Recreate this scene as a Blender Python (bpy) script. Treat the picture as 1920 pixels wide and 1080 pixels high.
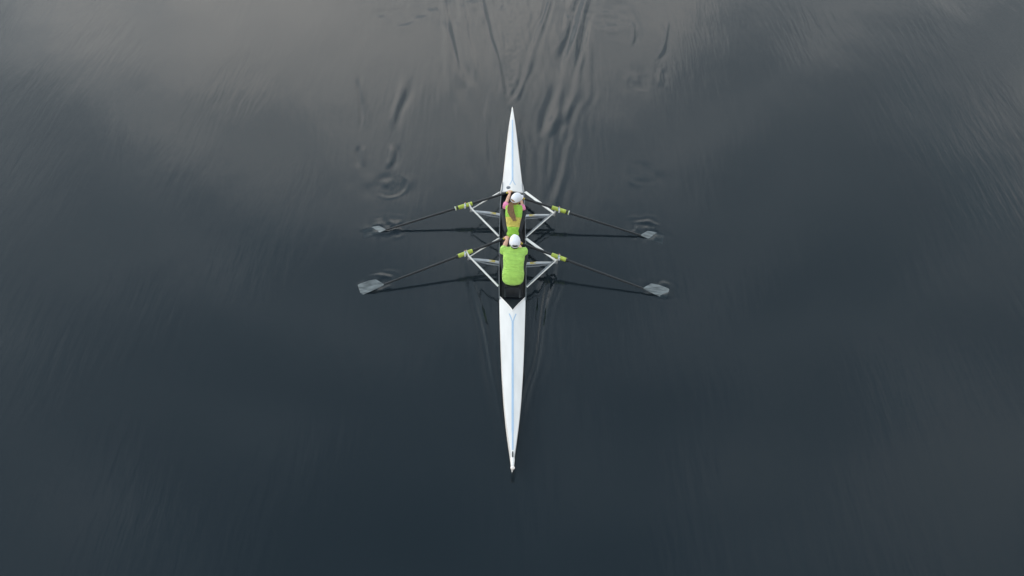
import bpy, bmesh, math, random
import numpy as np
from mathutils import Vector as V, Matrix, Euler

for o in list(bpy.data.objects):
    bpy.data.objects.remove(o)
S = bpy.context.scene
C = S.collection
R = math.radians
random.seed(4)

# ------------------------------------------------------------------ camera
cam = bpy.data.cameras.new('camera')
cam.sensor_width = 36.0
cam.lens = 33.75
cam.clip_start = 0.1
cam.clip_end = 20000
co = bpy.data.objects.new('camera', cam)
co.location = (0, -13.1, 13.1)
co.rotation_euler = (R(45), 0, 0)
C.objects.link(co)
S.camera = co
S.render.resolution_x, S.render.resolution_y = 1024, 576

# ------------------------------------------------------------------ sky, sun, exposure
SUN_EL, SUN_AZ = 22.0, 300.0          # degrees; azimuth clockwise from +y
wd = bpy.data.worlds.new('World')
S.world = wd
wd.use_nodes = True
nt = wd.node_tree
nt.nodes.clear()
N = nt.nodes.new
L = nt.links.new
out = N('ShaderNodeOutputWorld')
bg = N('ShaderNodeBackground')
bg.inputs['Strength'].default_value = 0.10
L(bg.outputs[0], out.inputs[0])
sky = N('ShaderNodeTexSky')
sky.sky_type = 'NISHITA'
sky.sun_disc = False
sky.sun_elevation = R(SUN_EL)
sky.sun_rotation = R(SUN_AZ)
sky.air_density = 1.2
sky.dust_density = 3.0
tc = N('ShaderNodeTexCoord')
sep = N('ShaderNodeSeparateXYZ')
L(tc.outputs['Generated'], sep.inputs[0])
mz = N('ShaderNodeMath'); mz.operation = 'MAXIMUM'; mz.inputs[1].default_value = 0.0
L(sep.outputs['Z'], mz.inputs[0])
pz = N('ShaderNodeMath'); pz.operation = 'ADD'; pz.inputs[1].default_value = 0.22
L(mz.outputs[0], pz.inputs[0])
dx = N('ShaderNodeMath'); dx.operation = 'DIVIDE'
dy = N('ShaderNodeMath'); dy.operation = 'DIVIDE'
L(sep.outputs['X'], dx.inputs[0]); L(pz.outputs[0], dx.inputs[1])
L(sep.outputs['Y'], dy.inputs[0]); L(pz.outputs[0], dy.inputs[1])
cmb = N('ShaderNodeCombineXYZ')
dsh = N('ShaderNodeMath'); dsh.operation = 'SUBTRACT'; dsh.inputs[1].default_value = 0.05     # drift of the cloud sheet
L(dx.outputs[0], dsh.inputs[0])
L(dsh.outputs[0], cmb.inputs[0]); L(dy.outputs[0], cmb.inputs[1])
cmb.inputs[2].default_value = 5.88
# cloud sheet: broad banks plus smaller rolls
n1 = N('ShaderNodeTexNoise'); n1.inputs['Scale'].default_value = 2.1
n1.inputs['Detail'].default_value = 2.5; n1.inputs['Roughness'].default_value = 0.5
n1.inputs['Distortion'].default_value = 0.3
L(cmb.outputs[0], n1.inputs['Vector'])
n2 = N('ShaderNodeTexNoise'); n2.inputs['Scale'].default_value = 9.5
n2.inputs['Detail'].default_value = 7; n2.inputs['Roughness'].default_value = 0.62
L(cmb.outputs[0], n2.inputs['Vector'])
mixn = N('ShaderNodeMix'); mixn.data_type = 'FLOAT'; mixn.inputs[0].default_value = 0.5
L(n1.outputs[0], mixn.inputs[2]); L(n2.outputs[0], mixn.inputs[3])
thick = N('ShaderNodeMapRange'); thick.interpolation_type = 'SMOOTHSTEP'
thick.inputs['From Min'].default_value = 0.41; thick.inputs['From Max'].default_value = 0.61
thick.inputs['To Min'].default_value = 0.62; thick.inputs['To Max'].default_value = 1.48
L(mixn.outputs[0], thick.inputs['Value'])
elev = N('ShaderNodeValToRGB')            # overcast: warm grey low, blue grey overhead
e = elev.color_ramp.elements
e[0].position = 0.0; e[0].color = (0.86, 0.83, 0.79, 1)
e[1].position = 1.0; e[1].color = (0.20, 0.265, 0.335, 1)
for p_, c_ in ((0.48, (0.93, 0.94, 0.94, 1)), (0.60, (0.76, 0.82, 0.86, 1)), (0.66, (0.61, 0.685, 0.745, 1)), (0.71, (0.53, 0.61, 0.68, 1)), (0.86, (0.265, 0.345, 0.43, 1))):
    q = elev.color_ramp.elements.new(p_); q.color = c_
L(mz.outputs[0], elev.inputs[0])
# bright cloud is warmer, thin cloud bluer
tw_ = N('ShaderNodeMix'); tw_.data_type = 'RGBA'
tw_.inputs[6].default_value = (0.90, 1.0, 1.07, 1); tw_.inputs[7].default_value = (1.04, 1.0, 0.95, 1)
twf = N('ShaderNodeMapRange'); twf.inputs['From Min'].default_value = 0.62; twf.inputs['From Max'].default_value = 1.42
L(thick.outputs[0], twf.inputs['Value']); L(twf.outputs[0], tw_.inputs[0])
em = N('ShaderNodeVectorMath'); em.operation = 'MULTIPLY'
L(elev.outputs[0], em.inputs[0]); L(tw_.outputs[2], em.inputs[1])
cb = N('ShaderNodeVectorMath'); cb.operation = 'SCALE'
L(em.outputs[0], cb.inputs[0])
sc = N('ShaderNodeMath'); sc.operation = 'MULTIPLY'; sc.inputs[1].default_value = 21.0
# the overcast is a little brighter towards the hidden sun
sd = N('ShaderNodeVectorMath'); sd.operation = 'DOT_PRODUCT'
L(tc.outputs['Generated'], sd.inputs[0])
sd.inputs[1].default_value = (math.sin(R(SUN_AZ))*math.cos(R(SUN_EL)), math.cos(R(SUN_AZ))*math.cos(R(SUN_EL)), math.sin(R(SUN_EL)))
gw = N('ShaderNodeMath'); gw.operation = 'MULTIPLY_ADD'; gw.inputs[1].default_value = 0.52; gw.inputs[2].default_value = 1.0
L(sd.outputs['Value'], gw.inputs[0])
tg = N('ShaderNodeMath'); tg.operation = 'MULTIPLY'
L(thick.outputs[0], tg.inputs[0]); L(gw.outputs[0], tg.inputs[1])
L(tg.outputs[0], sc.inputs[0]); L(sc.outputs[0], cb.inputs['Scale'])
msky = N('ShaderNodeMix'); msky.data_type = 'RGBA'; msky.inputs[0].default_value = 0.88
L(sky.outputs[0], msky.inputs[6]); L(cb.outputs[0], msky.inputs[7])
L(msky.outputs[2], bg.inputs['Color'])

sl = bpy.data.lights.new('sun', 'SUN')
sl.energy = 0.6
sl.angle = R(18)
sl.color = (1.0, 0.96, 0.9)
so = bpy.data.objects.new('sun', sl)
az = R(SUN_AZ); el = R(SUN_EL)
sdir = V((math.sin(az)*math.cos(el), math.cos(az)*math.cos(el), math.sin(el)))
so.rotation_euler = sdir.to_track_quat('Z', 'Y').to_euler()
so.location = sdir*60
C.objects.link(so)
S.view_settings.view_transform = 'Standard'
S.view_settings.look = 'None'
S.view_settings.exposure = 0.0
S.view_settings.gamma = 1.0
S.render.engine = 'CYCLES'

# ------------------------------------------------------------------ materials
def mat(name, col, rough=0.5, metal=0.0, var=0.12, vscale=8.0, bump=0.0, bscale=60.0, stretch=None, coat=0.0):
    m = bpy.data.materials.new(name)
    m.use_nodes = True
    t = m.node_tree
    b = t.nodes['Principled BSDF']
    tcn = t.nodes.new('ShaderNodeTexCoord')
    src = tcn.outputs['Object']
    if stretch:
        mp = t.nodes.new('ShaderNodeMapping')
        mp.inputs['Scale'].default_value = stretch
        t.links.new(src, mp.inputs[0]); src = mp.outputs[0]
    nz = t.nodes.new('ShaderNodeTexNoise')
    nz.inputs['Scale'].default_value = vscale
    nz.inputs['Detail'].default_value = 5
    t.links.new(src, nz.inputs['Vector'])
    rp = t.nodes.new('ShaderNodeMapRange')
    rp.inputs['From Min'].default_value = 0.3; rp.inputs['From Max'].default_value = 0.7
    rp.inputs['To Min'].default_value = 1-var; rp.inputs['To Max'].default_value = 1+var*0.6
    t.links.new(nz.outputs[0], rp.inputs['Value'])
    sm = t.nodes.new('ShaderNodeVectorMath'); sm.operation = 'SCALE'
    sm.name = 'tint'
    sm.inputs[0].default_value = col
    t.links.new(rp.outputs[0], sm.inputs['Scale'])
    t.links.new(sm.outputs[0], b.inputs['Base Color'])
    b.inputs['Roughness'].default_value = rough
    b.inputs['Metallic'].default_value = metal
    b.inputs['Coat Weight'].default_value = coat
    if bump:
        n3 = t.nodes.new('ShaderNodeTexNoise')
        n3.inputs['Scale'].default_value = bscale; n3.inputs['Detail'].default_value = 4
        t.links.new(src, n3.inputs['Vector'])
        bp = t.nodes.new('ShaderNodeBump')
        bp.inputs['Strength'].default_value = 0.6; bp.inputs['Distance'].default_value = bump
        t.links.new(n3.outputs[0], bp.inputs['Height'])
        t.links.new(bp.outputs[0], b.inputs['Normal'])
    return m

def shirt_mat(name, col, band=None, spine0=None, spine_dir=None, b0=0, b1=0):
    """knit jersey with crosswise creases; band = a woven panel across the lower back"""
    m = mat(name, col, 0.75, var=0.10, vscale=14)
    t = m.node_tree; b = t.nodes['Principled BSDF']
    b.inputs['Sheen Weight'].default_value = 0.15
    tcn = t.nodes.new('ShaderNodeTexCoord')
    mp = t.nodes.new('ShaderNodeMapping')
    mp.inputs['Scale'].default_value = (2.0, 16, 18)
    t.links.new(tcn.outputs['Object'], mp.inputs[0])
    n = t.nodes.new('ShaderNodeTexNoise'); n.inputs['Scale'].default_value = 1.2
    n.inputs['Detail'].default_value = 3; n.inputs['Distortion'].default_value = 0.6
    t.links.new(mp.outputs[0], n.inputs['Vector'])
    bp = t.nodes.new('ShaderNodeBump'); bp.inputs['Strength'].default_value = 0.8
    bp.inputs['Distance'].default_value = 0.07
    t.links.new(n.outputs[0], bp.inputs['Height']); t.links.new(bp.outputs[0], b.inputs['Normal'])
    if band:
        dp = t.nodes.new('ShaderNodeVectorMath'); dp.operation = 'DOT_PRODUCT'
        sb = t.nodes.new('ShaderNodeVectorMath'); sb.operation = 'SUBTRACT'
        sb.inputs[1].default_value = spine0
        t.links.new(tcn.outputs['Object'], sb.inputs[0])
        t.links.new(sb.outputs[0], dp.inputs[0]); dp.inputs[1].default_value = spine_dir
        g = t.nodes.new('ShaderNodeMath'); g.operation = 'COMPARE'
        g.inputs[1].default_value = (b0+b1)/2; g.inputs[2].default_value = (b1-b0)/2
        t.links.new(dp.outputs['Value'], g.inputs[0])
        mx = t.nodes.new('ShaderNodeMix'); mx.data_type = 'RGBA'
        mx.inputs[6].default_value = (*col, 1); mx.inputs[7].default_value = (*band, 1)
        t.links.new(g.outputs[0], mx.inputs[0])
        t.links.new(mx.outputs[2], t.nodes['tint'].inputs[0])
    return m

M = dict(
    hull=mat('white_gelcoat', (0.68, 0.655, 0.63), 0.5, var=0.09, vscale=2.2, stretch=(3, 0.6, 3), coat=0.05),
    stripe=mat('pale_blue_stripe', (0.34, 0.46, 0.60), 0.35, var=0.06),
    dark=mat('black_carbon_liner', (0.013, 0.016, 0.021), 0.5, var=0.3),
    rim=mat('grey_gunwale', (0.11, 0.125, 0.14), 0.4, var=0.2),
    stay=mat('cream_white_tube', (0.68, 0.66, 0.62), 0.38, var=0.06, vscale=10),
    beam=mat('brushed_grey_alloy', (0.36, 0.37, 0.38), 0.4, 0.35, var=0.22, vscale=7),
    beamd=mat('dark_grey_alloy', (0.19, 0.20, 0.21), 0.4, 0.3, var=0.2, vscale=7),
    gold=mat('gold_sticker', (0.42, 0.33, 0.07), 0.5, var=0.4, vscale=40),
    steel=mat('pin_steel', (0.55, 0.54, 0.52), 0.3, 0.8),
    lock=mat('oarlock_plastic', (0.55, 0.56, 0.58), 0.4),
    lockblue=mat('oarlock_blue', (0.20, 0.33, 0.48), 0.4),
    brown=mat('gate_screw_orange', (0.45, 0.2, 0.11), 0.4),
    carbon=mat('black_carbon_shaft', (0.010, 0.012, 0.014), 0.62, var=0.3, vscale=30),
    sleeve=mat('lime_sleeve', (0.36, 0.43, 0.055), 0.5, var=0.25, vscale=16),
    black=mat('black_plastic', (0.018, 0.018, 0.02), 0.45),
    ring=mat('white_ring', (0.62, 0.64, 0.62), 0.4),
    grip=mat('yellow_grip', (0.62, 0.50, 0.07), 0.7, bump=0.001),
    blade=mat('smoke_grey_blade', (0.150, 0.165, 0.165), 0.32, var=0.55, vscale=6, stretch=(1, 4, 1)),
    skin=mat('skin', (0.56, 0.31, 0.21), 0.5, var=0.12, vscale=9),
    green=shirt_mat('lime_jersey', (0.36, 0.61, 0.105)),
    pink=mat('pink_sleeve', (0.72, 0.22, 0.38), 0.8, var=0.12),
    legging=mat('black_leggings', (0.014, 0.016, 0.021), 0.75, var=0.3, bump=0.004, bscale=18),
    cap=mat('white_cap', (0.72, 0.72, 0.76), 0.8, var=0.05, bump=0.002, bscale=40),
    capdark=mat('cap_inside', (0.06, 0.05, 0.05), 0.9),
    hair=mat('brown_hair', (0.26, 0.145, 0.065), 0.55, var=0.7, vscale=10, bump=0.006, bscale=12, stretch=(22, 3, 3)),
    hairdark=mat('dark_hair', (0.03, 0.022, 0.018), 0.6, var=0.4),
    shoe=mat('grey_shoe', (0.1, 0.1, 0.11), 0.7),
    eye=mat('eye_white', (0.75, 0.73, 0.7), 0.2, var=0.02),
    lips=mat('lips', (0.42, 0.17, 0.14), 0.5),
    ball=mat('bow_ball_rubber', (0.82, 0.74, 0.69), 0.55, var=0.05),
    seat=mat('seat_black', (0.022, 0.024, 0.028), 0.5, var=0.2),
)

# ------------------------------------------------------------------ mesh helpers
class MB:
    def __init__(s):
        s.v = []; s.f = []
    def add(s, vs, fs):
        o = len(s.v)
        s.v += [tuple(p) for p in vs]
        s.f += [tuple(o+i for i in f) for f in fs]
        return s
    def loft(s, rings, cap=True, closed=True):
        n = len(rings[0]); vs = [p for r in rings for p in r]; fs = []
        for i in range(len(rings)-1):
            for j in range(n if closed else n-1):
                k = (j+1) % n
                fs.append((i*n+j, i*n+k, (i+1)*n+k, (i+1)*n+j))
        if cap and closed:
            fs.append(tuple(range(n-1, -1, -1)))
            fs.append(tuple((len(rings)-1)*n+j for j in range(n)))
        return s.add(vs, fs)
    def box(s, c, d, rot=None):
        c = V(c); vs = []
        for x in (-1, 1):
            for y in (-1, 1):
                for z in (-1, 1):
                    p = V((x*d[0]/2, y*d[1]/2, z*d[2]/2))
                    if rot: p = rot @ p
                    vs.append(c+p)
        return s.add(vs, [(0,1,3,2),(4,6,7,5),(0,4,5,1),(2,3,7,6),(0,2,6,4),(1,5,7,3)])
    def sweep(s, pts, dims, up=(0, 0, 1), n=12, roundcap=False, power=2.0):
        """pts: path; dims: (half_a, half_b) per point, a across, b along up"""
        pts = [V(p) for p in pts]; rings = []
        m = len(pts)
        def frame(i):
            t = (pts[min(i+1, m-1)]-pts[max(i-1, 0)]).normalized()
            u = V(up); u = (u - t*u.dot(t))
            if u.length < 1e-4: u = V((0, 1, 0)) - t*t.y
            u.normalize()
            return t, u, t.cross(u)
        def ring(c, u, a, da, db):
            r = []
            for k in range(n):
                th = 2*math.pi*k/n
                ca, sa = math.cos(th), math.sin(th)
                e_ = 2.0/power
                r.append(c + a*(math.copysign(abs(ca)**e_, ca)*da) + u*(math.copysign(abs(sa)**e_, sa)*db))
            return r
        for i, p in enumerate(pts):
            t, u, a = frame(i)
            d = dims[i] if isinstance(dims[i], (tuple, list)) else (dims[i], dims[i])
            if i == 0 and roundcap:
                for w in (0.05, 0.45, 0.8):
                    k = math.sqrt(max(0, 1-(1-w)**2))
                    rings.append(ring(p - t*min(d)*(1-w), u, a, d[0]*k, d[1]*k))
            rings.append(ring(p, u, a, *d))
            if i == m-1 and roundcap:
                for w in (0.8, 0.45, 0.05):
                    k = math.sqrt(max(0, 1-(1-w)**2))
                    rings.append(ring(p + t*min(d)*(1-w), u, a, d[0]*k, d[1]*k))
        return s.loft(rings)
    def ball(s, c, d, rot=None, n=12):
        c = V(c); rings = []
        for i in range(1, n):
            ph = math.pi*i/n
            r = []
            for j in range(2*n):
                th = math.pi*j/n
                p = V((d[0]*math.sin(ph)*math.cos(th), d[1]*math.sin(ph)*math.sin(th), -d[2]*math.cos(ph)))
                if rot: p = rot @ p
                r.append(c+p)
            rings.append(r)
        return s.loft(rings)
    def ringtorus(s, c, ax, R_, r, a0=0, a1=360, n=24, m=8, ref=(0, 0, 1)):
        ax = V(ax).normalized(); u = V(ref); u = (u-ax*u.dot(ax)).normalized(); w = ax.cross(u)
        pts = []
        full = abs(a1-a0) >= 360
        rings = []
        for i in range(n+1):
            a = R(a0+(a1-a0)*i/n)
            d = u*math.cos(a)+w*math.sin(a)
            rings.append([V(c)+d*(R_+r*math.cos(2*math.pi*k/m))+ax*(r*math.sin(2*math.pi*k/m)) for k in range(m)])
        return s.loft(rings, cap=not full)
    def build(s, name, m, parent=None, base=(0, 0, 0), smooth=True, rem=None, sub=0):
        me = bpy.data.meshes.new(name)
        b = V(base)
        me.from_pydata([tuple(V(p)-b) for p in s.v], [], s.f)
        bm = bmesh.new(); bm.from_mesh(me)
        bmesh.ops.recalc_face_normals(bm, faces=bm.faces)
        bm.to_mesh(me); bm.free()
        me.materials.append(m)
        o = bpy.data.objects.new(name, me); C.objects.link(o)
        if parent: o.parent = parent
        if rem:
            md = o.modifiers.new('skin', 'REMESH'); md.mode = 'VOXEL'; md.voxel_size = rem; md.use_smooth_shade = True
            ms = o.modifiers.new('soft', 'SMOOTH'); ms.iterations = 5; ms.factor = 0.5
            bpy.context.view_layer.update()
            dg = bpy.context.evaluated_depsgraph_get()
            me2 = bpy.data.meshes.new_from_object(o.evaluated_get(dg))
            o.modifiers.clear()
            o.data = me2
            if not me2.materials: me2.materials.append(m)
            me2.name = name
            me = me2
        if smooth:
            for p in me.polygons: p.use_smooth = True
            if not rem and smooth != 'all':
                try: me.set_sharp_from_angle(angle=R(38))
                except Exception: pass
        return o

def root(name, label, cat, base, rot=None, group=None):
    o = bpy.data.objects.new(name, None); C.objects.link(o)
    o.empty_display_size = 0.2
    o['label'] = label; o['category'] = cat
    if group: o['group'] = group
    b = V(base)
    if rot:
        o.location = rot.to_matrix() @ b; o.rotation_euler = rot
    else:
        o.location = b
    return o

def interp(x, xs, ys):
    return float(np.interp(x, xs, ys))

# ------------------------------------------------------------------ water
_Y = [-4.22,-4.1,-3.9,-3.67,-3.3,-2.9,-2.3,-1.69,-1.0,-.42,.4,1.4,2.2,2.67,3.2,3.77,4.3,4.78,5.3,5.6,5.82]
_W = [.010,.022,.043,.071,.110,.144,.180,.206,.230,.246,.256,.256,.25,.228,.190,.150,.117,.089,.053,.030,.008]
def water():
    def axis(lo, hi, st, mid_lo, mid_hi, mid, far):
        a = list(np.arange(lo, hi+1e-6, st))
        p = hi
        d = st
        while p < mid_hi: d = min(d*1.08, mid); p += d; a.append(p)
        while p < far: d *= 1.35; p += d; a.append(p)
        p = lo; d = st
        while p > mid_lo: d = min(d*1.08, mid); p -= d; a.insert(0, p)
        while p > -far: d *= 1.35; p -= d; a.insert(0, p)
        return np.array(a)
    xs = axis(-5.6, 5.6, 0.036, -16, 16, 0.12, 4000)
    ys = axis(-6.4, 12.4, 0.038, -9, 16, 0.12, 4000)
    X, Y = np.meshgrid(xs, ys)
    Z = np.zeros_like(X)
    near = (np.abs(X) < 22) & (Y > -14) & (Y < 22)
    rng = np.random.default_rng(11)
    # smooth value noise
    def vnoise(x, y, sx, sy, seed):
        g = np.random.default_rng(seed).random((256, 256))
        u = x/sx + 100.3; v = y/sy + 77.7
        i = np.floor(u).astype(int); j = np.floor(v).astype(int)
        f = u-i; h = v-j
        f = f*f*f*(f*(6*f-15)+10); h = h*h*h*(h*(6*h-15)+10)
        a = g[j % 256, i % 256]; b = g[j % 256, (i+1) % 256]
        c = g[(j+1) % 256, i % 256]; d = g[(j+1) % 256, (i+1) % 256]
        return (a*(1-f)+b*f)*(1-h)+(c*(1-f)+d*f)*h - 0.5
    warp = 0.12*vnoise(X, Y, 0.5, 0.9, 3)
    def dist(poly):
        D = np.full(X.shape, 1e9); T = np.zeros_like(X); SG = np.zeros_like(X)
        # resample with a smooth curve
        P = np.array(poly); n = len(P)
        tt = np.linspace(0, n-1, (n-1)*4+1)
        P = np.stack([np.interp(tt, range(n), P[:, 0]), np.interp(tt, range(n), P[:, 1])], 1)
        for _ in range(3):
            Q = P.copy(); Q[1:-1] = 0.25*P[:-2]+0.5*P[1:-1]+0.25*P[2:]; P = Q
        for k in range(len(P)-1):
            a, b = P[k], P[k+1]; ab = b-a; l2 = ab@ab
            t = np.clip(((X-a[0])*ab[0]+(Y-a[1])*ab[1])/l2, 0, 1)
            ddx = X-a[0]-t*ab[0]; ddy = Y-a[1]-t*ab[1]
            d = np.hypot(ddx, ddy)
            m = d < D
            D = np.where(m, d, D); T = np.where(m, (k+t)/(len(P)-1), T)
            SG = np.where(m, np.sign(ab[0]*ddy-ab[1]*ddx), SG)
        return D*SG, T
    def ridge(poly, amp, w, dip=0.5, waves=0.0, fade=(0.12, 0.12)):
        nonlocal Z
        d, t = dist(poly)
        d = d + warp*0.35
        w = w*(1+.8*vnoise(X, Y, .6, 1.3, 12)); amp = amp*.92
        fade = (max(fade[0]*1.15, .08), max(fade[1]*1.15, .2))
        env = np.clip(t/fade[0], 0, 1)*np.clip((1-t)/fade[1], 0, 1)
        env = env*env*(3-2*env)*np.clip(1+1.2*vnoise(X, Y, 0.45, 1.4, 9), .4, 2)
        h = np.exp(-(d/w)**2) - dip*np.exp(-((d-1.7*w)/(1.2*w))**2)
        if waves:
            h += waves*np.cos(d*2*math.pi/(3.2*w))*np.exp(-(d/(4*w))**2)
        Z += amp*env*h
    A = 0.0062
    wide = .30*vnoise(X, Y, 1.1, 1.7, 4)+.10*vnoise(X, Y, .35, .6, 6)
    warp = .9*(.26*vnoise(X, Y, 1.2, 2.0, 4)+.13*vnoise(X, Y, .5, 1.0, 6))
    ridge([(-.06,-4.0),(-.108,-3.307),(-.26,-2.561),(-.401,-1.891),(-.545,-.981),(-.682,-.288),(-.776,.146),(-.95,1.0)], A*2.4, .07, .6, .3, (.3, .2))
    ridge([(.06,-4.0),(.144,-3.307),(.259,-2.679),(.38,-2.015),(.512,-1.115),(.631,-.288),(.749,.294),(.9,1.2)], -A*2.6, .07, .6, .3, (.3, .2))
    ridge([(.85,2.3),(.908,2.697),(1.149,3.648),(1.308,4.624),(1.4,5.0)], A*3.2, .10, .6, .15, (.3, .3))
    ridge([(.82,4.8),(.899,5.136),(1.124,6.324),(1.359,7.728),(1.684,9.527),(1.941,11.229),(2.2,12.6)], A*2.8, .10, .6, .25, (.2, .1))
    ridge([(1.2,5.3),(1.281,5.773),(1.55,7.247),(1.754,9.527),(2.029,11.229),(2.3,12.8)], A*3.0, .105, .6, .25, (.2, .1))
    ridge([(1.5,4.6),(1.62,5.773),(1.85,7.247),(2.15,9.527),(2.4,11.2)], A*1.2, .12, .5, .1, (.3, .3))
    ridge([(.869,2.911),(.85,4.031),(.988,5.24),(1.15,6.6)], A*1.2, .07, .5, .3, (.3, .3))
    ridge([(.025,6.146),(.328,7.247),(.549,8.733),(.941,10.644),(1.121,11.832)], A*1.7, .065, .7, .3, (.1, .1))
    ridge([(-.025,6.146),(-.238,7.486),(-.488,9.259),(-.765,11.229),(-.9,12.4)], -A*1.7, .065, .6, .3, (.1, .1))
    ridge([(-2.0,12.0),(-1.882,11.229),(-1.669,9.8),(-1.46,8.223),(-1.288,7.247),(-1.2,6.8)], A*2.0, .11, .6, .2, (.1, .25))
    ridge([(-1.9,10.6),(-1.712,9.527),(-1.623,8.223),(-1.425,6.779),(-1.136,5.24)], A*1.5, .11, .6, .2, (.2, .4))
    ridge([(-1.5,12),(-1.25,10.0),(-1.0,8.2),(-.8,6.9)], A*1.2, .09, .6, .3, (.2, .4))
    ridge([(-3.837,7.447),(-3.72,6.8),(-3.56,6.0),(-3.484,5.032)], -A*2.2, .065, .5, .1, (.25, .3))
    ridge([(-2.664,7.566),(-2.702,6.65),(-2.813,5.773),(-2.794,5.036)], A*2.8, .075, .7, .1, (.25, .3))
    ridge([(-3.48,4.6),(-3.44,4.2),(-3.363,3.7)], -A*1.6, .06, .5, .1, (.3, .3))
    ridge([(-2.70,4.7),(-2.636,4.131),(-2.749,3.643)], A*2.0, .06, .6, .1, (.3, .3))
    ridge([(3.231,10.558),(3.228,9.527),(2.992,8.633)], A*1.0, .06, .8, .1, (.3, .3))
    ridge([(4.204,10.277),(3.911,8.733),(3.584,8.123)], A*1.0, .06, .8, .1, (.3, .3))
    ridge([(3.685,7.828),(3.627,6.911)], A*1.2, .06, .8, .1, (.3, .3))
    # many fainter companions along both arms of the wake
    rr_ = np.random.default_rng(77)
    for sx, n_, x0_, x1_ in ((1, 9, .75, 2.2), (-1, 6, .7, 2.3)):
        for k in range(n_):
            xo = rr_.uniform(-.32, .42); ya = rr_.uniform(2.0, 9.0); yb = min(12.4, ya+rr_.uniform(2.5, 5.5))
            fx = lambda y: sx*(x0_+(x1_-x0_)*((y-2.0)/10.4)**1.15+xo)
            if sx < 0 and ya < 4.5: ya += 3; yb = min(12.4, yb+3)
            ridge([(fx(y)+rr_.normal(0, .02), y) for y in np.linspace(ya, yb, 5)], sx*A*rr_.uniform(.4, 1.1)*(1 if sx > 0 else .6), rr_.uniform(.05, .085), .6, .2, (.35, .35))
    # thin contact ripple along the hull
    dh = np.abs(X)-np.interp(Y, _Y, _W)-.012
    on = ((Y > -4.3) & (Y < 5.9)).astype(float)*np.clip((5.9-Y)/.4, 0, 1)*np.clip((Y+4.3)/.5, 0, 1)
    Z += on*(.0040*np.exp(-((dh-.03)/.03)**2)+.0022*np.cos(dh*60+4*vnoise(X, Y, .3, .5, 61))*np.exp(-np.clip(dh, 0, 9)/.10))*(1+1.2*vnoise(X, Y, .12, .3, 62))
    # old blade puddles: broken swirl arcs with stirred middles
    def puddle(cx, cy, r0, amp, w=.05, open_at=2.0, seed=1, arc=0.75, ring=1.0):
        nonlocal Z
        rx = X-cx; ry = (Y-cy)/1.1
        r = np.hypot(rx, ry) + vnoise(X, Y, .35, .35, seed)*r0*.3
        th = np.arctan2(ry, rx)
        gate = np.clip(arc+np.cos(th-open_at-math.pi), 0, 1)*np.clip(.6+2.2*vnoise(X, Y, .3, .4, seed+9), 0, 1.4)
        Z += ring*amp*gate*(np.exp(-((r-r0)/w)**2)-.7*np.exp(-((r-r0+1.8*w)/(1.3*w))**2))
        Z += amp*1.5*np.exp(-(r/(.85*r0))**2)*vnoise(X, Y, .22, .26, seed+5)
        Z += amp*2.6*np.exp(-(r/(1.2*r0))**2)*vnoise(X, Y, .34, .4, seed+6)
    puddle(-2.70, 3.18, .40, A*1.1, .042, 2.5, 21, .0)
    puddle(-2.78, 3.22, .27, A*.8, .04, 2.2, 29, -.1, .8)
    puddle(2.85, 3.6, .42, A*.5, .06, .9, 30, .1, .7)
    puddle(-2.9, 10.8, .9, A*.7, .12, 2.0, 22, .3, .5)
    puddle(2.457, 10.586, .9, A*.7, .12, 1.0, 23, .3, .5)
    puddle(3.219, 7.247, .42, A*.6, .06, .8, 24, .3, .6)
    puddle(-1.0, 11.4, .7, A*.5, .10, 2.0, 26, .5, .3)
    # fresh disturbance round the four blades
    def splash(cx, cy, amp, seed, ax=.32, ay=.22, rot=0.3, ga=0.0):
        nonlocal Z
        c, s = math.cos(rot), math.sin(rot)
        u = ((X-cx)*c+(Y-cy)*s)/ax; v = (-(X-cx)*s+(Y-cy)*c)/ay
        r = np.hypot(u, v) + .45*vnoise(X, Y, .16, .16, seed)
        th = np.arctan2(v, u)
        gate = np.clip(.25+.9*np.cos(th-ga), 0, 1)*np.clip(.7+2*vnoise(X, Y, .2, .2, seed+3), 0, 1.4)
        Z += gate*amp*(np.exp(-((r-1.05)/.22)**2)+.4*np.cos((r-1)*9)*np.exp(-((r-1.3)/.45)**2))
        Z += amp*1.6*vnoise(X, Y, .09, .13, seed+1)*np.exp(-(r/1.05)**4)
    splash(-2.70, 1.74, .013, 31, .33, .24, .28, 0.0)
    splash(2.75, 1.66, .016, 32, .33, .27, -.28, 0.9)
    splash(-2.66, .10, .009, 33, .33, .2, .38, 0.2)
    splash(2.72, .03, .014, 34, .33, .22, -.38, 0.3)
    # fine drawn-out streaks in the wake fan astern
    fan = np.clip((Y-2.2)/3, 0, 1)*np.exp(-(X/(.9+.11*np.clip(Y, 0, 20)))**4)
    Z += fan*(.0062*vnoise(X+.08*Y, Y, .10, .9, 51)+.0085*vnoise(X-.1*Y, Y, .18, 1.4, 52)+.0075*vnoise(X+.14*Y, Y, .2, 1.6, 54))
    core = np.clip((Y-5.6)/1.0, 0, 1)*np.exp(-(X/(.10+.05*np.clip(Y-5.6, 0, 20)))**2)
    Z += core*.0035*vnoise(X, Y, .09, .16, 53)
    # lazy swell and drawn-out ripples everywhere
    sw = .020*vnoise(X, Y, 2.6, 3.0, 41)+.0075*vnoise(X, Y, .9, 1.5, 42)+.0024*vnoise(X, Y, .30, .9, 43)
    tilt = np.clip((Y+7)/16, .25, 1.1)
    Z += sw*tilt
    Z = np.where(near, Z, 0)
    n, k = X.shape
    co_ = np.stack([X, Y, Z], -1).reshape(-1, 3).astype(np.float32)
    idx = np.arange(n*k).reshape(n, k)
    F = np.stack([idx[:-1, :-1], idx[:-1, 1:], idx[1:, 1:], idx[1:, :-1]], -1).reshape(-1, 4)
    me = bpy.data.meshes.new('water')
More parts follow.
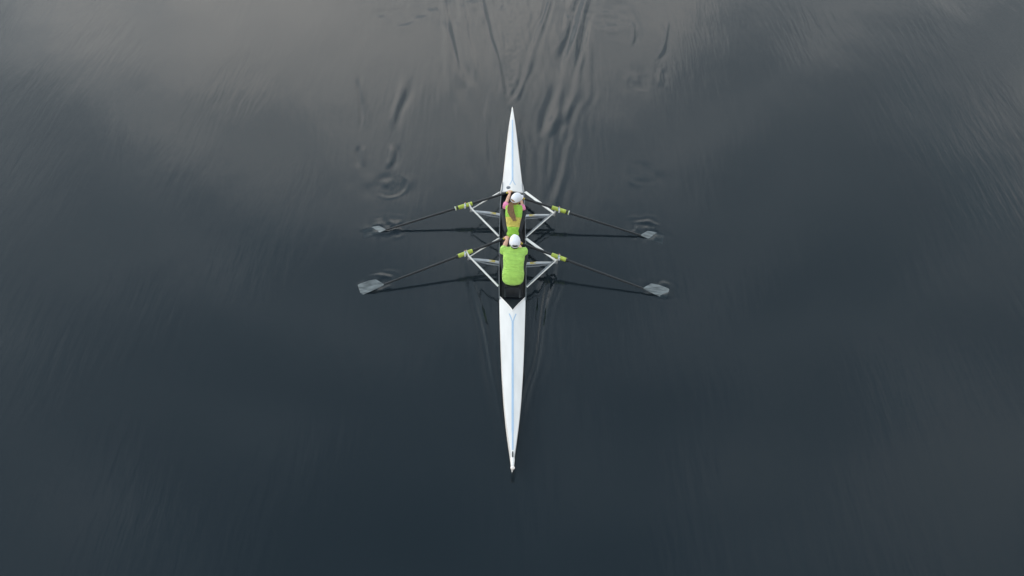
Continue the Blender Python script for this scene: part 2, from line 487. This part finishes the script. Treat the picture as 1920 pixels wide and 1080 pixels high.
    me.vertices.add(len(co_)); me.vertices.foreach_set('co', co_.ravel())
    me.loops.add(F.size); me.loops.foreach_set('vertex_index', F.ravel().astype(np.int32))
    me.polygons.add(len(F)); me.polygons.foreach_set('loop_start', np.arange(0, F.size, 4, dtype=np.int32))
    me.polygons.foreach_set('use_smooth', np.ones(len(F), bool))
    me.update(calc_edges=True)
    m = bpy.data.materials.new('dark_river_water'); m.use_nodes = True
    t = m.node_tree; t.nodes.clear()
    NN = t.nodes.new; LL = t.links.new
    o_ = NN('ShaderNodeOutputMaterial')
    tcn = NN('ShaderNodeTexCoord')
    mp = NN('ShaderNodeMapping'); mp.inputs['Scale'].default_value = (1.0, 0.13, 1)
    LL(tcn.outputs['Object'], mp.inputs[0])
    na = NN('ShaderNodeTexNoise'); na.inputs['Scale'].default_value = 7; na.inputs['Detail'].default_value = 5
    na.inputs['Roughness'].default_value = .55
    LL(mp.outputs[0], na.inputs['Vector'])
    bp = NN('ShaderNodeBump'); bp.inputs['Strength'].default_value = .5; bp.inputs['Distance'].default_value = .011
    LL(na.outputs[0], bp.inputs['Height'])
    fr = NN('ShaderNodeFresnel'); fr.inputs['IOR'].default_value = 1.333
    LL(bp.outputs[0], fr.inputs['Normal'])
    gl = NN('ShaderNodeBsdfGlossy'); gl.inputs['Roughness'].default_value = .095
    LL(bp.outputs[0], gl.inputs['Normal'])
    tr = NN('ShaderNodeBsdfTransparent'); tr.inputs[0].default_value = (.62, .70, .70, 1)
    df = NN('ShaderNodeBsdfDiffuse'); df.inputs[0].default_value = (.0150, .0225, .0280, 1)
    b1 = NN('ShaderNodeMixShader'); b1.inputs[0].default_value = .6
    LL(tr.outputs[0], b1.inputs[1]); LL(df.outputs[0], b1.inputs[2])
    b2 = NN('ShaderNodeMixShader')
    LL(fr.outputs[0], b2.inputs[0]); LL(b1.outputs[0], b2.inputs[1]); LL(gl.outputs[0], b2.inputs[2])
    LL(b2.outputs[0], o_.inputs[0])
    me.materials.append(m)
    o = bpy.data.objects.new('water', me); C.objects.link(o)
    o['kind'] = 'structure'; o['label'] = 'dark rippled river water'
    bed = MB().add([(-4000,-4000,-3),(4000,-4000,-3),(4000,4000,-3),(-4000,4000,-3)], [(0,1,2,3)]).build(
        'river_bed', mat('river_silt', (.012, .017, .019), .9, var=.3, vscale=.4))
    bed['kind'] = 'structure'; bed['label'] = 'dark silt river bed under the water'
water()

# ------------------------------------------------------------------ boat
HEEL = Euler((0, R(3.0), 0))
HM = HEEL.to_matrix()
BOW, STERN = -4.22, 5.82
VY, CKB, CKS = -0.83, -0.42, 2.67
_Z = [.200,.200,.199,.198,.196,.194,.19,.188,.186,.185,.185,.185,.185,.186,.186,.184,.180,.174,.166,.160,.156]
def hw(y): return interp(y, _Y, _W)
def zs(y): return interp(y, _Y, _Z)
def crown(y): return interp(y, [-4.22,-3.6,-1.5,-.83,2.67,3.6,5.0,5.82], [.004,.016,.042,.052,.042,.032,.012,.002])
def deck_z(y, x):
    w = hw(y); u = min(1, abs(x)/w)
    return zs(y)+crown(y)*(1-u**1.25)

boat = root('rowing_shell', 'long narrow white double sculling boat with pale blue deck stripe', 'rowing boat', (0, .8, 0), HEEL)
BB = (0, .8, 0)
# hull
rings = []
ysn = sorted(set(list(np.linspace(BOW, STERN, 60))))
for y in ysn:
    w = hw(y); z = zs(y); r = []
    endk = min(1, min(y-BOW, STERN-y)/2.4)
    dep = .06+.07*endk
    bulge = 1+interp(y, [-4.22,-3.6,-2,-.8,0,2.4,3.0,4,5.2,5.82], [.004,.008,.006,.003,0,0,.012,.022,.018,.006])/w
    prof = [(1, z), (bulge, z*.6), (bulge*.99, z*.28), (.9, 0), (.66, -.55*dep), (.35, -.88*dep), (0, -dep)]
    for a, b in prof: r.append((-w*a, y, b))
    for a, b in prof[-2::-1]: r.append((w*a, y, b))
    rings.append(r)
hb = MB(); hb.loft(rings, closed=False)
n = len(rings[0])
hb.add(rings[0], [tuple(range(n))]); hb.add(rings[-1], [tuple(range(n))])
hb.build('hull', M['hull'], boat, BB)
# decks
def deck(name, y0, yend, nu=16, ns=40):
    mb = MB(); rr = []
    for i in range(ns+1):
        s = i/ns; r = []
        for j in range(-nu, nu+1):
            u = j/nu; y = y0+s*(yend(u)-y0)
            x = u*hw(y); r.append((x, y, deck_z(y, x)+.0005))
        rr.append(r)
    mb.loft(rr, closed=False)
    # edge turned down into the cockpit
    ed = rr[-1]; lo = [(p[0]*.985, p[1], p[2]-.03) for p in ed]
    mb.loft([ed, lo], closed=False)
    return mb.build(name, M['hull'], boat, BB)
deck('bow_deck', BOW, lambda u: VY+(CKB-VY)*abs(u)**.95)
deck('stern_deck', STERN, lambda u: CKS+.03*(1-abs(u))*0)
# splash rim along the V
for sx in (-1, 1):
    pts = []
    for i in range(13):
        u = i/12*.97; y = VY+(CKB-VY)*u**.95-.004; x = sx*u*hw(y)
        pts.append((x, y, deck_z(y, x)+.006))
    MB().sweep(pts, [(.007, .012)]*13, n=8).build('splash_rim', M['hull'], boat, BB)
# stripes
def strip(pts, w, name='deck_stripe'):
    mb = MB(); a = []; b = []
    for i, (x, y) in enumerate(pts):
        p0 = V(pts[max(0, i-1)]); p1 = V(pts[min(len(pts)-1, i+1)])
        t = (p1-p0).normalized(); nrm = V((-t.y, t.x))
        ww = w[i] if isinstance(w, list) else w
        row = []
        for k in (-1, 0, 1):
            q = V((x, y))+nrm*ww*k/2
            row.append((q.x, q.y, deck_z(q.y, q.x)+.004))
        a.append(row)
    mb.loft(a, closed=False)
    return mb.build(name, M['stripe'], boat, BB)
strip([(0, y) for y in np.linspace(-3.93, -1.09, 30)], [.026]*4+[.036]*26)
strip([(0, y) for y in np.linspace(3.02, 5.32, 30)], [.036]*24+[.026]*6)
for s in (-1, 1):
    strip([(s*.010, -1.095), (s*.032, -1.0), (s*.064, -.90)], .019, 'stripe_fork')
    strip([(s*.010, 3.03), (s*.032, 2.96), (s*.062, 2.88)], .019, 'stripe_fork')
# cockpit liner, bulkheads, floor
lr = []
for y in np.linspace(VY-.25, CKS+.25, 24):
    w = hw(y)-.014; z = zs(y)+.004
    lr.append([(-w, y, z), (-w*.97, y, .11), (-w*.85, y, .045), (-w*.5, y, .03), (0, y, .028), (w*.5, y, .03), (w*.85, y, .045), (w*.97, y, .11), (w, y, z)])
lb = MB(); lb.loft(lr, closed=False)
for r in (lr[0], lr[-1]): lb.add(r, [tuple(range(9))])
lb.build('cockpit_liner', M['dark'], boat, BB)
# gunwales
for s in (-1, 1):
    ys_ = np.linspace(-.50, 2.98, 30)
    MB().sweep([(s*(hw(y)+.005 if y < 2.67 else hw(y)+.003), y, zs(y)+.008) for y in ys_], [(.008, .014)]*30, n=8, power=3).build('gunwale', M['rim'], boat, BB)
    # white shoulder fairing where the stern deck meets the rigger mount
    MB().sweep([(s*(hw(y)+.012), y, zs(y)-.03) for y in np.linspace(2.60, 3.05, 8)], [(.016*k, .035*k) for k in (.5, .9, 1, 1, .95, .8, .5, .2)], n=10).build('shoulder_fairing', M['hull'], boat, BB)
# ribs, slides, foot stretchers, seats
for y in (-.3, .2, 1.1, 1.62, 2.5):
    MB().box((0, y, .052), (hw(y)*1.6, .025, .03)).build('cockpit_rib', M['dark'], boat, BB, smooth=False)
for y0 in (-.06, 1.29):
    for s in (-1, 1):
        MB().box((s*.14, y0+.05, .135), (.022, .78, .018)).build('seat_track', M['seat'], boat, BB, smooth=False)
    sb = MB()
    rr = []
    for i in range(9):
        a = i/8; yy = y0-.13+.24*a; k = math.sin(math.pi*(.12+.76*a))**.4
        rr.append([(x*.155*k, yy, .215+.018*(abs(x)**2)+.006*abs(a-.5)-.012*math.exp(-((abs(x)-.45)/.2)**2)) for x in np.linspace(-1, 1, 11)] +
                  [(x*.15*k, yy, .195) for x in np.linspace(1, -1, 11)])
    sb.loft(rr)
    so_ = sb.build('sliding_seat', M['seat'], boat, BB)
    for sx in (-1, 1):
        MB().box((sx*.12, y0-.01, .185), (.02, .2, .02)).build('seat_rail', M['black'], so_, BB, smooth=False)
        for yy in (-.08, .06): MB().sweep([(sx*.131, y0+yy, .165), (sx*.15, y0+yy, .165)], [.02, .02], n=12).build('seat_wheel', M['black'], so_, BB)
    MB().box((0, y0+.62, .155), (.36, .012, .26), Matrix.Rotation(R(-42), 3, 'X')).build('foot_stretcher', M['seat'], boat, BB, smooth=False)
# deck vent, bow fittings
hz = deck_z(2.78, -.085)
MB().sweep([(-.085, 2.79, hz-.01), (-.085, 2.79, hz+.006), (-.085, 2.79, hz+.010)], [.046, .046, .036], up=(0, 1, 0), n=20).build('deck_vent', M['rim'], boat, BB)
MB().box((.0, -4.03, .222), (.022, .10, .035)).build('bow_number_clip', M['black'], boat, BB, smooth=False)
MB().sweep([(0, -4.09, .196), (0, -4.14, .194), (0, -4.23, .192)], [(.035, .03), (.032, .028), (.024, .024)], n=14, roundcap=True).build('bow_cap', M['hull'], boat, BB)
MB().ball((0, -4.265, .192), (.036, .03, .034)).build('bow_ball', M['ball'], boat, BB)
MB().sweep([(0, 5.70, .15), (0, 5.80, .148), (0, 5.88, .135)], [(.022, .02), (.016, .018), (.004, .012)], n=10).build('stern_tip', M['hull'], boat, BB)

# riggers (parts of the boat)
PINS = {}
def rigger(s, yp, ybow, ystern, yh, ystay_roll):
    base = V(BB)
    pin = V((s*.865, yp, .25)); top = V((s*.905, yp+.055, .405))
    # main beam: flat wing from gunwale to pin
    h = V((s*.262, yh, .205))
    d = pin-h
    pts = [h, h+d*.35+V((0, 0, .01)), h+d*.8, pin]
    rg = MB().sweep(pts, [(.036, .011), (.036, .011), (.028, .011), (.02, .011)], n=12, power=3).build('rigger', M['beam'], boat, BB)
    lo = V((0, -.06, -.022))
    MB().sweep([h+lo, h+d*.4+lo*.9, h+d*.85+lo*.35], [(.017, .012), (.016, .012), (.01, .01)], n=10).build('lower_spar', M['beamd'], rg, BB)
    st = MB()
    a, b = h+d*.13, h+d*.33
    ax = d.normalized(); n_ = V((-ax.y, ax.x, 0)).normalized()
    up_ = V((0, 0, .0155))
    q = [a-n_*.028+up_, b-n_*.028+up_+V((0,0,.004)), b+n_*.028+up_+V((0,0,.004)), a+n_*.028+up_]
    qq = [p-V((0, 0, .002)) for p in q]
    st.add(q+qq, [(0,1,2,3),(7,6,5,4),(0,4,5,1),(1,5,6,2),(2,6,7,3),(3,7,4,0)])
    st.build('gold_sticker', M['gold'], rg, BB, smooth=False)
    # bow stay, runs to the top of the pin
    f = V((s*.272, ybow, .205)); k = pin+V((-s*.012, -.01, .075))
    bs = [f, f.lerp(k, .5), k, top]
    if s < 0:
        MB().sweep(bs, [(.020, .010), (.020, .010), (.017, .009), (.009, .007)], n=12, power=2.5).build('bow_stay', M['stay'], rg, BB)
    else:
        MB().sweep(bs, [(.011, .011), (.011, .011), (.010, .010), (.008, .007)], n=12).build('bow_stay', M['stay'], rg, BB)
        f2 = f+V((-.0, .055, -.03)); k2 = k+V((-.03, .055, -.06))
        MB().sweep([f2, f2.lerp(k2, .5), k2], [(.026, .006)]*3, n=10, power=3).build('shaded_stay_face', M['beamd'], rg, BB)  # broad face of the bow stay, its shade put in as dark grey
    # stern stay, a flat aerofoil strut
    f = V((s*.27, ystern, .205)); k = pin+V((-s*.01, .01, .03))
    if s < 0:
        MB().sweep([f, f.lerp(k, .5), k], [(.014, .012), (.014, .011), (.010, .010)], n=12, power=2.5).build('stern_stay', M['stay'], rg, BB)
    else:
        MB().sweep([f, f.lerp(k, .5), k], [(.034, .007), (.032, .007), (.026, .007)], up=(.25, -.25, 1), n=12, power=3).build('stern_stay', M['stay'], rg, BB)
    # pin and foot plates
    MB().sweep([pin+V((0, 0, -.03)), pin+V((0, 0, .03)), top-V((s*.008, .01, .02)), top+V((0, 0, .015))], [.016, .011, .008, .009], up=(0, 1, 0), n=12).build('pin', M['steel'], rg, BB)
    for yy, ln in ((ybow+.02, .05), (ystern-.02, .05), (yh-.01, .13)):
        MB().box((s*.262, yy, .188), (.014, ln, .05)).build('mount_plate', M['beamd'], rg, BB, smooth=False)
    return rg
RIG = {}
for key, s, yp, yb, ysn_, yh in (('ll', -1, .515, -.17, 1.19, .485), ('lr', 1, .50, -.17, 1.21, .475),
                                ('ul', -1, 1.95, 1.25, 2.64, 1.91), ('ur', 1, 1.92, 1.25, 2.68, 1.90)):
    RIG[key] = rigger(s, yp, yb, ysn_, yh, 0)

# ------------------------------------------------------------------ oars
OARS = {
    'll': ((-.115, .922, .47), (-2.902, -.165, .02)), 'lr': ((.146, .804, .45), (2.957, -.245, .0)),
    'ul': ((-.055, 2.30, .50), (-3.04, 1.545, -.06)), 'ur': ((.197, 2.135, .48), (3.075, 1.38, -.065)),
}
OLAB = {
    'll': 'black sculling oar left of the bow rower, its grey blade skimming the water',
    'lr': 'black sculling oar right of the bow rower with lime sleeve',
    'ul': 'black sculling oar left of the ponytailed rower, white ring beyond lime sleeve',
    'ur': 'black sculling oar right of the ponytailed rower, white ring beyond lime sleeve',
}
def oar(key, tilt, upper):
    G, T = V(OARS[key][0]), V(OARS[key][1])
    d = (T-G).normalized(); Ltot = (T-G).length
    s = -1 if T.x < 0 else 1
    tl = (s*.915-G.x)/d.x if not upper else (s*.965-G.x)/d.x
    lk = G+d*tl
    rt = root('sculling_oar', OLAB[key], 'oar', (lk.x, lk.y, lk.z), None, 'sculling oars')
    b = rt.location.copy()
    P = lambda t: G+d*t
    bl = Ltot-.47
    MB().sweep([P(.07), P(.5), P(tl), P(1.6), P(2.2), P(bl-.05), P(bl+.10)], [.0235, .0255, .025, .022, .020, .017, .010], n=16).build('shaft', M['carbon'], rt, b)
    MB().sweep([P(-.065), P(-.06), P(.0), P(.075), P(.08)], [.013, .018, .0185, .0185, .016], n=16).build('grip', M['grip'], rt, b)
    MB().sweep([P(tl-.155), P(tl-.15), P(tl), P(tl+.14), P(tl+.145)], [.033, .038, .038, .038, .034], n=20, power=2.6).build('sleeve', M['sleeve'], rt, b)
    cl = MB().sweep([P(tl+.147), P(tl+.15), P(tl+.168), P(tl+.171)], [.039, .044, .044, .039], n=20).build('collar', M['black'], rt, b)
    if upper:
        MB().sweep([P(tl+.20), P(tl+.202), P(tl+.215), P(tl+.217)], [.036, .044, .044, .036], n=22).build('outer_ring', M['ring'], rt, b)
        MB().sweep([P(tl+.185), P(tl+.187), P(tl+.198), P(tl+.1995)], [.034, .04, .04, .036], n=22).build('lime_ring', M['sleeve'], rt, b)
    # hatchet spoon: long edge towards the stern, part feathered
    u0 = V((0, 0, 1)); fw = V((0, 1, 0)); fw = (fw-d*fw.dot(d)).normalized(); u0 = fw.cross(d)
    if u0.z < 0: u0 = -u0
    e = (fw*math.cos(tilt)+u0*math.sin(tilt)).normalized()
    nn = d.cross(e).normalized()
    if nn.z < 0: nn = -nn
    rr_t = []; rr_b = []
    K, J = 14, 9
    for i in range(K+1):
        a = i/K
        lo_ = interp(a, [0, .15, .5, 1], [-.012, -.022, -.036, -.040])
        hi_ = interp(a, [0, .10, .22, .5, .9, 1], [.014, .08, .155, .185, .195, .185])
        rt_, rb_ = [], []
        for j in range(J+1):
            v = lo_+(hi_-lo_)*j/J
            aa = a - .03*(j/J-.35)**2 if i == K else a
            curve = -.045*(a**1.6) + .020*((j/J-.45)*2)**2*a
            p = P(bl+.47*aa)+e*v+nn*(curve+.010)
            th = .004+.010*math.exp(-(v/.02)**2)*(1-a)
            rt_.append(p+nn*th/2); rb_.append(p-nn*th/2)
        rr_t.append(rt_); rr_b.append(rb_)
    mb = MB()
    mb.loft([t_+list(reversed(b_)) for t_, b_ in zip(rr_t, rr_b)])
    mb.build('blade', M['blade'], rt, b)
    # oarlock gate on the rigger (boat part)
    rg = RIG[key]
    inv = HM.inverted()
    c = inv @ lk; dd = (inv @ d).normalized()
    lo = MB()
    lo.ringtorus(c, dd, .046, .007, -150, 150, n=20, ref=(0, .6, 1))
    lo.sweep([c+V((0, -.045, -.035)), c+V((0, -.045, .035))], [(.018, .012), (.018, .012)], up=(0, 1, 0), n=10)
    ol = lo.build('oarlock', M['lock'], rg, BB)
    MB().ringtorus(c-dd*.017, dd, .045, .006, -80, 90, n=14, ref=(0, .6, 1)).build('oarlock_gate', M['lockblue'], rg, BB)
    g = MB(); g.sweep([c+V((0, .02, .042)), c+V((0, .02, .064))], [.009, .011], up=(0, 1, 0), n=10)
    g.build('gate_screw', M['brown'], rg, BB)
    return rt
oar('ll', R(26), False); oar('lr', R(20), False)
oar('ul', R(8), True); oar('ur', R(12), True)

# ------------------------------------------------------------------ rowers
def grip_boat(key):
    inv = HM.inverted()
    G, T = V(OARS[key][0]), V(OARS[key][1])
    return inv @ G, (inv @ (T-G)).normalized()

def ik(a, c, l1, l2, pole):
    a, c, pole = V(a), V(c), V(pole)
    d = c-a; L_ = d.length
    if L_ > (l1+l2)*.995:
        k = L_/(l1+l2)*1.005; l1 *= k; l2 *= k
    x = (l1*l1-l2*l2+L_*L_)/(2*L_)
    h = math.sqrt(max(0, l1*l1-x*x))
    t = d.normalized(); p = pole-t*pole.dot(t); p.normalize()
    return a+t*x+p*h

def rower(p):
    base = V((0, p['seat_y'], .235))
    rt = root('person', p['label'], 'person', base, HEEL, 'rowers in the double scull')
    sk = MB(); sh = MB(); lg = MB(); sl_ = MB()
    sp = [V(q) for q in p['spine']]; w = p['tw']; tdp = p['td']
    # torso (body core slightly slimmer than the jersey)
    sk.sweep(sp[:6], [(a*.9, b*.9) for a, b in zip(w, tdp)][:6], up=(0, -1, 1), n=20, power=2.4, roundcap=True)
    sk.sweep([sp[4], sp[5], sp[6]], [.062, .054, .052], up=(0, -1, 1), n=14)
    sh.sweep(sp[p.get('hem', 0):6], list(zip(w, tdp))[p.get('hem', 0):6], up=(0, -1, 1), n=24, power=2.5, roundcap=True)
    # head
    hc = V(p['head']); hr = Euler(p['head_rot']).to_matrix()
    H = lambda x, y, z: hc + hr @ V((x, y, z))
    hs = p['hs']
    sk.ball(hc, (.076*hs, .095*hs, .112*hs), hr, 10)
    sk.ball(H(0, .025*hs, -.06*hs), (.055*hs, .065*hs, .06*hs), hr, 8)
    sk.sweep([H(0, .088*hs, .015*hs), H(0, .112*hs, -.025*hs)], [.009*hs, .015*hs], n=8, roundcap=True)
    for sx in (-1, 1):
        sk.ball(H(sx*.077*hs, -.008*hs, -.01*hs), (.012*hs, .020*hs, .032*hs), hr, 6)
    # arms and hands
    shp = {}
    for side, key in ((-1, p['oars'][0]), (1, p['oars'][1])):
        g, d = grip_boat(key)
        ao = p.get('hand_off', {}).get(side, 0.0)
        g = g+d*ao
        s0 = V(p['sh'][0 if side < 0 else 1])
        nup = V((0, 0, 1)); nup = (nup-d*nup.dot(d)).normalized()
        f = nup.cross(d)
        if f.y < 0: f = -f
        r0 = .018
        wr = g+nup*(r0+.024)-f*.085+d*.0
        el = ik(s0, wr, p['ua'], p['fa'], (side*.25, -.1, -1))
        af = p['af']
        sk.sweep([s0, s0.lerp(el, .5), el, el.lerp(wr, .35), wr], [.054*af, .047*af, .040*af, .041*af, .027*af], n=14, roundcap=True)
        k0 = g+nup*(r0+.016)+f*.002
        sk.sweep([wr, wr.lerp(k0, .5), k0], [(.026, .020), (.038, .018), (.040, .013)], up=nup, n=12, roundcap=True)
        for i, (off, ln) in enumerate(((-.031, .9), (-.0105, 1.03), (.0105, 1.0), (.031, .82))):
            q = []
            for k, a in enumerate((5, 62*ln, 122*ln, 185*ln)):
                rr_ = r0+.0095
                q.append(g+d*off+nup*math.cos(R(a))*rr_+f*math.sin(R(a))*rr_)
            sk.sweep(q, [.0098, .0092, .0086, .0078], up=d, n=8, roundcap=True)
        th0 = wr.lerp(k0, .45)-d*.030
        sk.sweep([th0, g-d*.045-f*(r0+.010)+nup*.004, g-d*.050-f*.008-nup*(r0+.008), g-d*.046+f*.012-nup*(r0+.006)], [.013, .011, .010, .008], up=d, n=8, roundcap=True)
        # sleeves
        se = p['sleeve']
        dst = s0.lerp(el, se)
        inner = sp[4].lerp(s0, .35)
        (sl_ if p.get('undersleeve') else sh).sweep([inner, s0, dst], [(.078*af, .078*af), (.077*af, .078*af), (.064*af, .066*af)], n=16, roundcap=True)
        if p.get('undersleeve'):
            sh.sweep([inner, s0.lerp(inner, .35)], [(.082*af, .082*af), (.074*af, .074*af)], n=16, roundcap=True)
        shp[side] = (s0, el, wr)
    # legs
    y0 = p['seat_y']; lf = p['lf']; shoes = []
    hipz = .335
    lg.sweep(sp[:2+p.get('hem', 0)], [(a*1.0, b*1.0) for a, b in zip(p['hip_w'], p['hip_d'])], up=(0, -1, 1), n=20, power=2.3, roundcap=True)
    for side in (-1, 1):
        hip = V((side*.095, y0+.01, hipz)); ank = V((side*.085, y0+.50, .20))
        kn = ik(hip, ank, .42*lf, .42*lf, (side*.38, -.1, 1))
        for tgt, ex in ((sk, 0), (lg, .006)):
            tgt.sweep([hip, hip.lerp(kn, .45), kn], [.088*lf+ex, .072*lf+ex, .055*lf+ex], n=16, roundcap=True)
            tgt.sweep([kn, kn.lerp(ank, .3), kn.lerp(ank, .7), ank], [.053*lf+ex, .054*lf+ex, .040*lf+ex, .033*lf+ex], n=14, roundcap=True)
        so1 = MB().sweep([ank+V((0, -.04, -.05)), ank+V((0, .01, -.03)), ank+V((0, .09, .05)), ank+V((0, .13, .12))], [(.036, .03), (.042, .04), (.045, .028), (.035, .018)], up=(0, -1, 1), n=14, roundcap=True)
        so1.build('shoe', M['shoe'], rt, base)
    body = sk.build('body', M['skin'], rt, base, rem=.0055)
    jer = sh.build('jersey', p['jersey'], rt, base, rem=.008)
    if p.get('undersleeve'): sl_.build('sleeves', p['undersleeve'], rt, base, rem=.007)
    lg.build('leggings', M['legging'], rt, base, rem=.008)
    # face
    for sx in (-1, 1):
        MB().ball(H(sx*.031*hs, .083*hs, .008*hs), (.013*hs, .010*hs, .008*hs), hr, 6).build('eye', M['eye'], body, base)
        MB().ball(H(sx*.031*hs, .0915*hs, .008*hs), (.005*hs, .003*hs, .005*hs), hr, 6).build('pupil', M['hairdark'], body, base)
    MB().ball(H(0, .086*hs, -.062*hs), (.022*hs, .008*hs, .007*hs), hr, 6).build('mouth', M['lips'], body, base)
    # hair under the cap
    hb_ = MB().ball(H(0, -.012*hs, .006*hs), (.081*hs, .096*hs, .100*hs), hr, 12)
    vv = []; keep = []
    loc = [hr.inverted() @ (V(q)-hc) for q in hb_.v]
    fs = [fc for fc in hb_.f if sum(loc[i].y for i in fc)/len(fc) < .028*hs and sum(loc[i].z for i in fc)/len(fc) > -.072*hs]
    hb_.f = fs
    hr_o = hb_.build('hair', p['hair'], rt, base, smooth='all')
    # cap
    cp = MB(); rg_ = []
    NA, NB = 32, 12
    zc = .018*hs
    for i in range(NB+1):
        ph = math.pi/2*i/NB
        ring_ = []
        for j in range(NA):
            th = 2*math.pi*j/NA
            k = math.cos(ph*.985)**.75
            ring_.append(H(.088*hs*k*math.sin(th), -.004*hs+.114*hs*k*math.cos(th), zc+.116*hs*math.sin(ph)**.9))
        rg_.append(ring_)
    vs = [q for r in rg_ for q in r]; fs = []
    for i in range(NB):
        for j in range(NA):
            if i < 3 and abs(j+.5-NA/2) < (3.2, 2.6, 1.6)[i]: continue      # opening above the strap
            fs.append((i*NA+j, i*NA+(j+1) % NA, (i+1)*NA+(j+1) % NA, (i+1)*NA+j))
    fs.append(tuple(NB*NA+j for j in range(NA)))
    cp.add(vs, fs)
    cap_o = cp.build('cap', M['cap'], rt, base, smooth='all')
    md = cap_o.modifiers.new('cloth', 'SOLIDIFY'); md.thickness = .003; md.offset = 1
    vz = MB(); rows = []
    for i in range(6):
        a = i/5; row = []
        for j in range(13):
            th = R(-62+124*j/12)
            rx = .088*hs+.004*a; ry = .109*hs+(.075*hs*a)*(math.cos(th*1.25)**.6 if abs(th*1.25) < math.pi/2 else 0)
            row.append(H(rx*math.sin(th)*(1-.04*a), ry*math.cos(th), zc+.004-.022*a*(.5+.5*abs(math.sin(th)))-.010*a))
        rows.append(row)
    vz.loft(rows, closed=False)
    v_o = vz.build('visor', M['cap'], cap_o, base, smooth='all')
    md = v_o.modifiers.new('cloth', 'SOLIDIFY'); md.thickness = .004
    st = MB(); pts = []
    for j in range(7):
        th = math.pi+R(-38+76*j/6)
        pts.append(H(.090*hs*math.sin(th), -.004*hs+.117*hs*math.cos(th), zc+.004))
    st.sweep(pts, [(.0025, .008)]*7, n=8); st.build('cap_strap', M['cap'], cap_o, base)
    MB().ball(H(0, -.004*hs, zc+.118*hs), (.009, .009, .005), hr, 6).build('cap_button', M['cap'], cap_o, base)
    # ponytail
    if p.get('tail'):
        q = [V(a) for a in p['tail']]
        hm = MB()
        hm.sweep(q, [(a, a*.6) for a in p['tail_r']], up=(0, -1, 1), n=14, roundcap=True)
        for k in range(44):
            ox = random.uniform(-1, 1); oz = random.uniform(-.2, 1)
            l_ = []
            ph_ = random.uniform(0, 6)
            for i, c in enumerate(q):
                r_ = p['tail_r'][i]
                l_.append(c+V((ox*r_*1.08+.007*math.sin(ph_+i*1.4), -oz*r_*.5, oz*r_*.5)))
            l_.append(l_[-1]+V((random.uniform(-.02, .03), -.02, -.028*random.uniform(.3, 1.3))))
            hm.sweep(l_, [.004]+[.0055]*(len(l_)-2)+[.0015], n=6)
        hm.build('ponytail', M['hair'], hr_o, base)
    return rt

rower(dict(
    label='bow rower in plain lime green shirt and white cap, back to the camera',
    seat_y=-.06,
    spine=[(0, -.065, .315), (0, -.035, .43), (0, .03, .53), (0, .135, .645), (.003, .235, .735), (.008, .285, .79), (.012, .335, .855)],
    tw=[.206, .212, .192, .205, .212, .09], td=[.135, .122, .110, .118, .085, .06],
    hip_w=[.176, .165], hip_d=[.108, .09],
    head=(.006, .312, .895), head_rot=(R(6), 0, R(2)), hs=1.17,
    sh=((-.212, .266, .732), (.206, .262, .732)), ua=.31, fa=.285, af=1.05, sleeve=.36,
    oars=('ll', 'lr'), lf=1.03, jersey=M['green'], hair=M['hairdark']))
sp0 = V((0, 1.265, .30)); spd = (V((.01, 1.59, .665))-sp0).normalized()
base_u = V((0, 1.29, .235))
jb = shirt_mat('lime_and_gold_jersey', (0.31, 0.60, 0.055), (0.60, 0.50, 0.095), tuple(sp0-base_u), tuple(spd), .115, .31)
rower(dict(
    label='ponytailed rower in lime shirt with yellow band, pink sleeves and white cap',
    seat_y=1.29,
    spine=[(0, 1.265, .30), (0, 1.305, .375), (0, 1.375, .465), (.003, 1.48, .565), (.010, 1.59, .665), (.020, 1.635, .715), (.030, 1.655, .775)],
    tw=[.136, .130, .140, .168, .172, .075], td=[.115, .100, .096, .105, .08, .05],
    hip_w=[.150, .125], hip_d=[.095, .075],
    head=(.040, 1.665, .83), head_rot=(R(0), R(6), R(-42)), hs=1.08,
    sh=((-.172, 1.645, .665), (.185, 1.63, .66)), ua=.30, fa=.27, af=.84, sleeve=.34,
    oars=('ul', 'ur'), lf=.96, jersey=jb, undersleeve=M['pink'], hair=M['hair'],
    tail=[(-.030, 1.60, .83), (-.066, 1.54, .80), (-.068, 1.48, .745), (-.050, 1.42, .69), (-.012, 1.36, .64), (.012, 1.325, .60)],
    tail_r=[.026, .044, .056, .060, .052, .028]))
